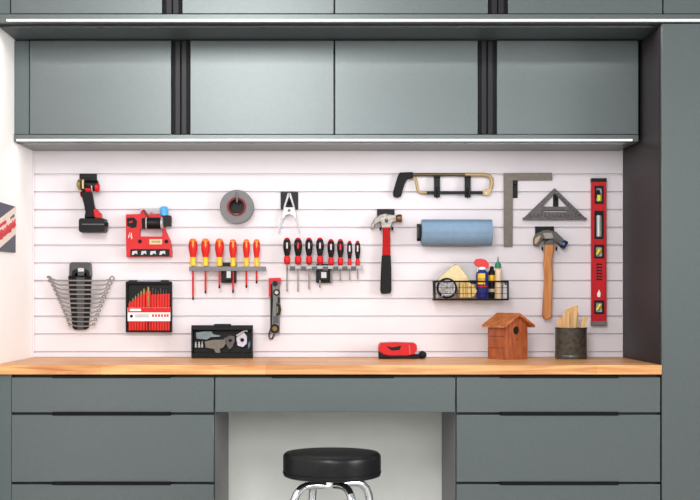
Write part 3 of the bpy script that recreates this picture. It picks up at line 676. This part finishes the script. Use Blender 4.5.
# ------------------------------------------------------------------ squares
hook(512.8, 173.6, 517.6, 198, 'narrow black hook at the corner of the carpenter square', [(515.2, 184)], reach=.016, lip=1)
tag(MB().prism([(503.6, 173.2), (552, 172.8), (552.2, 180.2), (512.8, 180.4), (512.6, 247), (503.8, 247)], .0085, .0115).build('carpenter_square', 'sq', bevel=.0006),
    'L-shaped grey-brown carpenter square hanging with long leg down', 'square')
t = thing('speed_square', V(554.6, 219.6, .01), 'triangular grey speed square hanging point up', 'square')
hook(553, 192, 558.4, 206.6, 'little black hook in the opening of the triangular square', [(555.7, 199)], reach=.03)
MB().prism([(554.6, 188), (585, 217.4), (585, 219.4), (524.2, 219.4), (524.2, 217.4)], .007, .012, holes=[[(554.7, 193.6), (567, 206.6), (542.4, 206.6)], [(544, 210.4), (566, 210.4), (568, 212), (542, 212)]]).build('triangle_plate', 'speed', t, .0008)
MB().prism([(522.8, 217.6), (586.4, 217.6), (586.4, 220), (522.8, 220)], .004, .022).build('fence', 'speed', t, .001)
m_ = MB()
for i in range(14):
    x = 530 + i * 3.8; m_.pbox(x, 214, x + .5, 217.2 - (i % 2), .012, .0125)
for i in range(9):
    m_.prism([(558 + i*2.7, 193.2 + i*2.6), (558.5 + i*2.7, 193.7 + i*2.6), (556.8 + i*2.7, 195.6 + i*2.6), (556.3 + i*2.7, 195.1 + i*2.6)], .012, .0125)
m_.build('scale_marks', 'blackmatt', t)

# ------------------------------------------------------------------ red level
t = thing('spirit_level', V(598.4, 325, .015), 'long red spirit level hanging upright near the tall cabinet', 'level')
wins = [(594.6, 186.4, 602.8, 203.6), (594.4, 211.4, 602.8, 238.6), (594.2, 245.2, 603.2, 258), (594.2, 300.8, 603.2, 313.6)]
MB().prism([(591.2, 179), (605.8, 179), (606, 325), (591.4, 325)], .003, .026, holes=[rrect(*w, .8) for w in wins]).build('beam', 'redlevel', t, .0012)
for x in (591.2, 604.4): MB().pbox(x, 182, x + 1.4, 322, .026, .028).build('edge_rail', 'redlevel', t, .0006)
MB().pbox(590.9, 178.4, 606.1, 182, .0025, .0285).build('end_cap', 'black', t, .001); MB().pbox(591.1, 321.2, 606.3, 325.4, .0025, .0285).build('end_cap', 'grey', t, .001)
for i, w in enumerate(wins):
    fr = MB().prism(rrect(w[0] - .5, w[1] - .5, w[2] + .5, w[3] + .5, 1), .008, .0278, holes=[rrect(w[0] + 1.2, w[1] + 1.6, w[2] - 1.2, w[3] - 1.6, 1)]).build('vial_frame', 'black', t, .0006)
    MB().pbox(w[0] + .6, w[1] + .6, w[2] - .6, w[3] - .6, .009, .014).build('window_back', 'lgrey', fr)
    cx, cy = (w[0] + w[2]) / 2, (w[1] + w[3]) / 2
    if i == 1: MB().plathe(cx, w[1] + 4, .020, [(2.2, 0), (2.2, w[3] - w[1] - 6)], n=14).build('vial', 'vialclear', fr); MB().pbox(cx - 3, w[1] + 1, cx + 3, w[1] + 4.4, .015, .024).build('vial_stop', 'black', fr)
    elif i == 0:
        MB().plathe(cx + .4, cy + 2, .020, [(2.8, -2), (2.8, 4)], (0, 0, -1), 16).build('vial', 'vial', fr); MB().prism(circ(cx - .6, cy - 1, 2.4, ry=4.4), .0215, .026).build('vial_stop', 'black', fr)
    else:
        a = .5 if i == 2 else .0
        MB().lathe(V(cx - 2.2, cy + 3 , .020), (1, 0, 1.4), [(2.0*mpp(.02), 0), (2.0*mpp(.02), 7*mpp(.02))], 14).build('vial', 'vial', fr)
m_ = MB()
for i, y in enumerate((263.4, 266.6, 269.6, 272.6, 275.6, 278.4)):
    m_.prism([(596.4, y), (602.2, y + .2), (602, y + 2.2), (599.6, y + 1.3), (596.4, y + 2.2)], .026, .0265)
m_.build('lettering', 'blackmatt', t)
m_ = MB().prism([(599, 289.8), (600.6, 293), (600.2, 297), (597.6, 297), (597, 294)], .026, .0265); m_.build('white_mark', 'white', t)

# ------------------------------------------------------------------ wooden-handled hammer
hook(535, 226.4, 554, 235, 'black hook plate behind the wooden-handled hammer', [(542.4, 249.4), (556.4, 249.4)], reach=.055, lip=2)
t = thing('hammer', V(548, 319, .03), 'worn steel hammer with a long wooden handle', 'hammer')
d = .034
MB().prism([(545, 238), (553.4, 238), (553.4, 252), (551.8, 262), (552.6, 276), (551.8, 300), (551.2, 317), (549, 319.2), (543.6, 319.2), (542, 316), (543, 300), (544.2, 280), (543.2, 264), (544.6, 250)], d - .011, d + .011).build('handle', 'hickory', t, .0045, segs=3)
hd = MB().prism([(533.6, 246), (533.2, 239), (535.6, 233.6), (541, 230.4), (549, 229.6), (556, 232), (560.4, 236.6), (564.6, 241), (560.6, 246.4), (556.4, 242.4), (553.6, 241.6), (553.6, 244.6), (544.6, 244.8), (544.4, 240), (540.6, 241.6), (538.2, 246.4)], d - .013, d + .013).build('head', 'darksteel', t, .003, segs=3)
MB().lathe(V(560.6, 242.4, d), (1, 0, -.62), [(3.0*mpp(d), 0), (3.4*mpp(d), .003), (4.5*mpp(d), .010), (4.5*mpp(d), .024), (4.0*mpp(d), .027)], 22).build('poll', 'bluesteel', hd)
MB().prism([(543, 233), (552, 232.6), (553.6, 238), (545, 239)], d + .013, d + .0155).build('cheek', 'steel', hd, .0008)
MB().prism([(534.8, 238.6), (540, 235), (540.6, 237.4), (536.6, 243.6), (534.6, 244)], d + .013, d + .0145).build('claw_bevel', 'tan', hd, .0006)

# ------------------------------------------------------------------ wire basket and its contents
B0, B1 = .012, .118
t = thing('wire_basket', V(471.5, 300, .06), 'black wire basket on the slatwall holding cloths, coil and bottles', 'basket')
def rectloop(x0, x1, y, d0, d1, n=1):
    return [V(x0, y, d0), V(x1, y, d0), V(x1, y, d1), V(x0, y, d1)]
zr = (281.4, 299.4)
xb0, xb1 = WX(434.8, .115), WX(508, .115)
def wloop(z, r, name):
    m = MB(); p = [(xb0, -B0), (xb1, -B0), (xb1, -B1), (xb0, -B1)]
    for i in range(4):
        a, b = p[i], p[(i+1) % 4]; m.tube([(a[0], a[1], z), (b[0], b[1], z)], r, 8)
    return m.build(name, 'blackmatt', t)
zt_, zb2 = WZ(281.4, .115), WZ(299.6, .115)
wloop(zt_, .0034, 'top_rim'); wloop(zb2, .0036, 'bottom_rim')
for z in (zt_*.66 + zb2*.34, zt_*.34 + zb2*.66): wloop(z, .0009, 'side_wire')
m_ = MB()
nb = 12
for i in range(nb + 1):
    x = xb0 + (xb1 - xb0) * i / nb
    m_.tube([(x, -B1, zt_), (x, -B1, zb2), (x, -B0, zb2), (x, -B0, zt_)], .0008, 6)
m_.build('upright_wires', 'blackmatt', t)
m_ = MB()
for i in range(9):
    y = -B0 - (B1 - B0) * i / 8
    m_.tube([(xb0, y, zt_), (xb0, y, zb2), (xb1, y, zb2), (xb1, y, zt_)], .0008, 6)
m_.build('base_wires', 'blackmatt', t)
for x in (xb0, xb1):
    MB().tube([(x, -B1, zb2), (x, -B1, zt_)], .0034, 8).build('corner_post', 'blackmatt', t)
m_ = MB().box(xb0 + .03, xb1 - .03, -.0118, -.0006, zt_ - .006, zt_ + .004); m_.build('wall_bracket', 'black', t, .001)
zf = zb2 + .0042                                   # things stand on this
# coil
t = thing('cable_coil', V(447, 299, .1), 'silver coil rolled up in the basket, in front of the cloths', 'coil')
cc = V(446.8, 289.6, .098); cc.z = zf + .0435
for i, (r, rr, dd) in enumerate(((.0385, .0052, .098), (.0295, .0062, .102), (.0195, .006, .1), (.0105, .005, .103))):
    MB().tube([(cc.x + r*math.cos(a)*1.0, -dd + .003*math.sin(3*a+i), cc.z + r*math.sin(a)) for a in [j*math.pi/18 for j in range(36)]], rr, 8, True).build('winding', ['blackmatt', 'silver', 'silver', 'lgrey'][i], t, smooth=60)
for a in (.5, 2.2, 3.9, 5.4):
    MB().tube([(cc.x + .009*math.cos(a), -.108, cc.z + .009*math.sin(a)), (cc.x + .041*math.cos(a+.25), -.107, cc.z + .041*math.sin(a+.25))], .003, 6).build('tie', 'silver', t)
MB().lathe((cc.x, -.1055, cc.z), (0, -1, 0), [(.007, 0), (.006, .003)], 14).build('hub', 'tan', t)
# cloths
def cloth(outline, d0, d1, name, label, m='cloth', n=7):
    # several overlapping soft folds
    t = MB().prism(outline, d0, d1, taper=.05)
    o = t.build(name, m, bevel=.004, segs=3)
    return tag(o, label, 'cloth', 'cleaning cloths in the basket')
zlow = 298.2
cloth([(437.4, 283), (440, 277), (446, 271.4), (452.6, 265.8), (456, 263.8), (459.6, 266.4), (464, 271.6), (468, 276.8), (470.4, 283), (470.4, 290), (437.4, 290)], .03, .058, 'cleaning_cloth', 'pale yellow cloth peaked up at the back of the wire basket')
o = cloth([(459, 282), (468, 281.4), (474, 286), (477, 290.8), (474.6, 296), (471, zlow), (459, zlow)], .062, .108, 'cleaning_cloth', 'folded pale yellow cloth with ochre stripes in the middle of the basket', 'clothfold')
for x, y0, y1 in ((463, 283.5, 297), (467, 283.5, 297), (471, 285.6, 296.6)):
    MB().prism([(x - .5, y0), (x + .5, y0 + .4), (x + .8, y1), (x - .3, y1)], .1072, .1092).build('stripe', 'clothstripe', o, .0004)  # shade between the folds painted on as thin ochre strips
# spray can
def stand(x, d): return (WX(x, d), -d, zf)
t = thing('spray_can', stand(482.2, .085), 'dark blue spray can with red trigger top and yellow badge in the basket', 'spray can')
k = mpp(.085); bx_, by_, bz_ = stand(482.2, .085)
def H(y): return WZ(y, .085) - zf
rc = 6.3 * k
MB().lathe((bx_, by_, bz_), (0, 0, 1), [(rc*.94, 0), (rc, .002), (rc, H(274)), (rc*.9, H(272.2)), (rc*.55, H(270.4)), (rc*.5, H(270))], 28).build('can_body', 'canblue', t)
MB().lathe((bx_, by_, bz_), (0, 0, 1), [(rc*.46, H(270.2)), (rc*.62, H(269.4)), (rc*.62, H(267.4)), (rc*.4, H(266.6))], 20).build('valve_collar', 'white', t)
MB().prism([(474.2, 262), (476, 259.2), (480.4, 258.6), (485.6, 260), (488.6, 263.6), (488.4, 268.4), (486, 268.2), (482, 266.8), (476.6, 266.2), (474.6, 264.6)], .085 - .013, .085 + .013).build('trigger_top', 'canred', t, .004, segs=3)
MB().prism([(475.8, 266.4), (477.8, 266.6), (478.2, 272.4), (476.6, 272)], .08, .09).build('trigger', 'lgrey', t, .001)
def shield(x0, y0, x1, y1, rad, m, name, par, off):
    # badge wrapped on the front of a cylinder
    mb = MB(); nx, ny = 8, 2
    g = []
    for j in range(ny + 1):
        row = []
        for i in range(nx + 1):
            x = WX(x0 + (x1 - x0) * i / nx, .085); u = (x - bx_) / rad; u = max(-.97, min(.97, u))
            row.append(mb.bm.verts.new((bx_ + rad*u, by_ - (rad + off) * math.sqrt(1 - u*u), WZ(y0 + (y1 - y0) * j / ny, .085))))
        g.append(row)
    for j in range(ny):
        for i in range(nx): mb.bm.faces.new([g[j][i], g[j][i+1], g[j+1][i+1], g[j+1][i]])
    return mb.build(name, m, par)
bd = shield(477.4, 273.6, 484.4, 284.4, rc, 'yellow', 'badge', t, .0007)
mb = MB().text('WD-40', (WX(480.9, .085), by_ - rc - .0010, WZ(279, .085)), 2.5*k, Matrix.Rotation(-.2, 4, 'Z')); mb.build('lettering', 'canblue', t)
shield(476.4, 286, 488.2, 287.2, rc, 'redlevel', 'red_band', t, .0006)
# dark bottle
k = mpp(.06)
t = thing('small_bottle', stand(491.8, .06), 'slim black bottle with yellow marks between spray can and glue', 'bottle')
bx2, by2, _ = stand(491.8, .06)
MB().lathe((bx2, by2, zf), (0, 0, 1), [(3.6*k, 0), (3.8*k, .002), (3.8*k, .108), (3.0*k, .116), (2.0*k, .120)], 20).build('bottle_body', 'black', t)
MB().lathe((bx2, by2, zf), (0, 0, 1), [(2.1*k, .1202), (2.1*k, .130), (1.4*k, .136)], 16).build('cap', 'blackmatt', t)
MB().lathe((bx2, by2, zf), (0, 0, 1), [(3.85*k, .075), (3.95*k, .076), (3.95*k, .098), (3.85*k, .099)], 20, cap=False).build('label_band', 'yellow', t)
MB().lathe((bx2, by2, zf), (0, 0, 1), [(3.85*k, .028), (3.95*k, .029), (3.95*k, .04), (3.85*k, .041)], 20, cap=False).build('label_band', 'cream', t)
# glue
k = mpp(.085)
t = thing('glue_bottle', stand(498.2, .085), 'cream glue bottle with pointed dark green cap in the basket', 'bottle')
bx3, by3, _ = stand(498.2, .085)
MB().lathe((bx3, by3, zf), (0, 0, 1), [(3.2*k, 0), (3.5*k, .003), (3.5*k, .055), (3.1*k, .07), (3.1*k, .095), (3.4*k, .112), (3.0*k, .122), (1.8*k, .128)], 22).build('bottle_body', 'glue', t, smooth=60)
MB().lathe((bx3 - .2*k, by3, zf), (0, 0, 1), [(3.3*k, .1285), (3.4*k, .131), (2.8*k, .146), (1.4*k, .154)], 20).build('cap', 'green', t)
MB().lathe((bx3 - .2*k, by3, zf), (0, 0, 1), [(1.2*k, .1543), (.8*k, .166), (.4*k, .176)], 12).build('nozzle_tip', 'teal', t)
MB().pbox(502.4, 285, 506.6, 298.4, .05, .09).build('tin_box', 'lgrey', None, .001)
tag(bpy.data.objects['tin_box'], 'small pale grey box at the end of the wire basket beside the glue', 'box')

# ------------------------------------------------------------------ birdhouse
th = math.radians(31); w = .116
bc = Vector((WX(507.6, .15), -.15, ZT + .0006))
t = thing('birdhouse', bc, 'small reddish cedar birdhouse with round hole, standing on the worktop', 'birdhouse')
RM = Matrix.Translation(bc) @ Matrix.Rotation(th, 4, 'Z')
hw_ = w / 2; he = .142; ha = .178; tk = .01
slope = (ha - he) / hw_
def loc(lp): return [Vector((x, 0, z)) for x, z in lp]
front = [(-hw_, 0), (hw_, 0), (hw_, he), (0, ha), (-hw_, he)]
hole = [(.0 + .0165*math.cos(a), .118 + .0165*math.sin(a)) for a in [i*math.pi/12 for i in range(24)]]
MB().prism_m([loc(front), loc(hole)], hw_ - tk, hw_, RM).build('front_board', 'cedar', t, .001)
MB().prism_m([loc(front)], -hw_, -hw_ + tk, RM).build('back_board', 'cedar', t, .001)
for s_ in (-1, 1):
    a, b = (s_*hw_, s_*(hw_ - tk))
    m_ = MB(); zz_ = [0, .046, .094, he - .001]
    for q in range(3):
        top_in = zz_[3] + slope*tk*.9 if q == 2 else zz_[q+1] - .0012
        top_out = zz_[3] if q == 2 else zz_[q+1] - .0012
        m_.prism_m([loc([(a, zz_[q]), (b, zz_[q]), (b, top_in), (a, top_out)])], -hw_ + tk + .0002, hw_ - tk - .0002, RM)
    m_.build('side_board', 'cedar', t, .0006)
    ov = .022
    e1 = (s_*(hw_ + ov), he - slope*ov + .001); e0 = (0, ha + .001)
    MB().prism_m([loc([e0, e1, (e1[0], e1[1] + .010), (0, ha + .0125)])], -hw_ - .012, hw_ + .022, RM).build('roof_board', 'cedarroof', t, .0008)
MB().box(-hw_ + tk, hw_ - tk, -hw_ + tk, hw_ - tk, 0, .008).xform(RM).build('floor_board', 'cedar', t)
MB().box(-hw_ + tk + .001, hw_ - tk - .001, -hw_ + tk + .001, -hw_ + tk + .003, .03, he - .004).xform(RM).build('dark_inside', 'hole', t)  # dark sheet behind the entrance stands in for the shade inside
MB().lathe(RM @ Vector((.002, -hw_, .082)), RM.to_3x3() @ Vector((0, -1, 0)), [(.0022, -.002), (.0022, .004), (.001, .005)], 10).build('nail_head', 'darksteel', t)
# ------------------------------------------------------------------ pot of wood sticks
pc = Vector((WX(571, .13), -.13, ZT + .0006)); k = mpp(.13); rp = 15.8 * k; ph = WZ(327.4, .13) - pc.z
t = thing('tin_pot', pc, 'dark pewter round pot on the worktop holding pale wood sticks', 'pot')
MB().lathe(pc, (0, 0, 1), [(rp*.97, 0), (rp, .003), (rp, ph - .004), (rp*1.02, ph - .002), (rp*1.0, ph), (rp*.95, ph), (rp*.94, ph - .01), (rp*.93, .008), (.001, .008)], 40).build('pot_wall', 'pot', t)
MB().lathe(pc, (0, 0, 1), [(rp*1.001, ph*.965), (rp*1.025, ph*.97), (rp*1.025, ph*.995), (rp*1.001, ph*.998)], 40, cap=False).build('rim_band', 'darksteel', t)
MB().lathe(pc, (0, 0, 1), [(rp*1.001, .004), (rp*1.015, .006), (rp*1.015, .014), (rp*1.001, .016)], 40, cap=False).build('foot_band', 'pot', t)
sticks = [((562, 346), (560.4, 317.0), 7.4, .138, 'short broad pale stick leaning at the birdhouse side of the pot'),
          ((567, 347), (569.6, 307.0), 7.4, .126, 'tall pale stick with slanted top near the middle of the pot'),
          ((570.6, 347), (575.0, 304.8), 6.4, .142, 'tallest pale stick standing in the pot'),
          ((567.6, 347), (565.4, 311.6), 6.6, .150, 'pale stick standing in front of the tall ones in the pot'),
          ((574, 347), (576.6, 312), 4.0, .115, 'thin pale stick half hidden behind the tallest in pot'),
          ((575, 346.6), (586, 316.0), 5.0, .135, 'slim pale stick leaning outward on the level side of pot')]
for (a, b, wd, d, lab) in sticks:
    m_ = MB(); ax = Vector((b[0]-a[0], b[1]-a[1])); ax.normalize(); nx = Vector((-ax.y, ax.x)) * wd / 2
    out = [(a[0]-nx.x, a[1]-nx.y), (a[0]+nx.x, a[1]+nx.y), (b[0]+nx.x, b[1]+nx.y), (b[0]-nx.x - ax.x*2.2, b[1]-nx.y - ax.y*2.2)]
    m_.prism(out, d - .0035, d + .0035)
    tag(m_.build('wood_stick', 'shim', bevel=.0006), lab, 'stick', 'wood sticks in the pot')

# ------------------------------------------------------------------ sign on the left wall
t = thing('wall_sign', (XL + .004, -.5, WZ(256, .4)), 'dark slate sign with cream band and red lettering on the white side wall', 'sign')
def side(poly, x0, x1, name, m, par, bevel=.0):
    """poly in (distance from back wall, height) on the left wall"""
    mb = MB(); a = [mb.bm.verts.new((x0, -d, z)) for d, z in poly]; b = [mb.bm.verts.new((x1, -d, z)) for d, z in poly]
    n = len(poly); mb.bm.faces.new(a); mb.bm.faces.new(list(reversed(b)))
    for i in range(n): mb.bm.faces.new([a[i], a[(i+1) % n], b[(i+1) % n], b[i]])
    return mb.build(name, m, par, bevel)
d0 = .33; d1 = .78
z0s, z1s = WZ(253, .31), WZ(207, .31)
bdp = side([(d0, z0s), (d1, z0s - .006), (d1, z1s + .0), (d0, z1s)], XL + .0004, XL + .008, 'board', 'signdark', t, .001)
zt1, zb1, sl = WZ(206.5, .31), WZ(234, .31), .26
ban = side([(d0 + .0005, zb1), (d0 + .0005, zt1 - .001), (d1 - .002, zt1 - sl * (d1 - d0)), (d1 - .002, max(zb1 - sl * (d1 - d0), z0s - .005)), (d0 + (zb1 - z0s) / sl, z0s - .003)], XL + .008, XL + .0095, 'cream_band', 'signcream', t)
def scribble(off, amp, r, step, m, start=.012, n=60, seed=1):
    rg = random.Random(seed); pts = []
    for i in range(n):
        d = d0 + start + i * step
        pts.append((XL + .0090, -d, zt1 - off - (d - d0) * sl + amp * (1 if i % 2 else -1) * rg.uniform(.55, 1.1)))
    MB().tube(pts, r, 6, flat=.35).build('lettering', m, ban)
scribble(.064, .019, .0048, .0078, 'signred', n=56, seed=3)
scribble(.030, .006, .0024, .006, 'signdark', start=.03, n=12, seed=5)
scribble(.028, .009, .0036, .007, 'signred', start=.16, n=40, seed=7)

# ------------------------------------------------------------------ lights, world, camera
def area(name, loc, rot, sx, sy, power, c=(1, 1, 1), spread=180):
    l = bpy.data.lights.new(name, 'AREA'); l.shape = 'RECTANGLE'; l.size = sx; l.size_y = sy; l.energy = power; l.color = c; l.spread = math.radians(spread)
    o = bpy.data.objects.new(name, l); col.objects.link(o); o.location = loc; o.rotation_euler = rot; return o
area('led_upper', ((XL + XR) / 2, -DF + .011, zTopU - .002), (0, 0, 0), XR - XL - .06, .006, 5.5, (1, .98, .96))
area('led_lower', ((XL + XR) / 2 - .01, -DU + .018, zv0 - .003), (math.radians(12), 0, 0), XR - XL - .08, .010, 2.0, (.97, .98, 1), 178)
area('ceiling_light', (-.62, -4.7, 2.9), (math.radians(70), 0, 0), 1.0, 1.1, 78, (1, .99, .98))
area('garage_door_daylight', (.25, -6.4, 1.95), (math.radians(90), 0, 0), 3.4, 1.1, 82, (.98, .99, 1))  # added fill from behind the camera to brighten the knee wall; no door known
area('side_window_daylight', (3.6, -3.4, 1.7), (math.radians(90), 0, math.radians(90 + 14)), 2.4, 1.8, 170, (1, .985, .97))  # added fill from the right to whiten the left wall; no window known
w_ = bpy.data.worlds.new('room_ambience'); bpy.context.scene.world = w_; w_.use_nodes = True
nt = w_.node_tree; bg = nt.nodes['Background']
tc = nt.nodes.new('ShaderNodeTexCoord'); sp = nt.nodes.new('ShaderNodeSeparateXYZ'); rp_ = nt.nodes.new('ShaderNodeValToRGB')
mr = nt.nodes.new('ShaderNodeMapRange'); mr.inputs[1].default_value = -1; mr.inputs[2].default_value = 1
e = rp_.color_ramp.elements; e[0].position = .3; e[0].color = (.42, .42, .41, 1); e[1].position = .75; e[1].color = (.95, .97, 1, 1)
nt.links.new(tc.outputs['Generated'], sp.inputs[0]); nt.links.new(sp.outputs['Z'], mr.inputs[0]); nt.links.new(mr.outputs[0], rp_.inputs[0]); nt.links.new(rp_.outputs[0], bg.inputs[0])
bg.inputs[1].default_value = .55
cam = bpy.data.cameras.new('camera'); co = bpy.data.objects.new('camera', cam); col.objects.link(co)
co.location = (0, -D, ZC); co.rotation_euler = (math.pi / 2, 0, 0)
cam.sensor_width = 36; cam.lens = F / 700 * 36; cam.shift_x = (350 - CX) / 700; cam.shift_y = (CY - 250) / 700
bpy.context.scene.camera = co
sc = bpy.context.scene
sc.view_settings.view_transform = 'Standard'; sc.view_settings.look = 'None'; sc.view_settings.exposure = 0
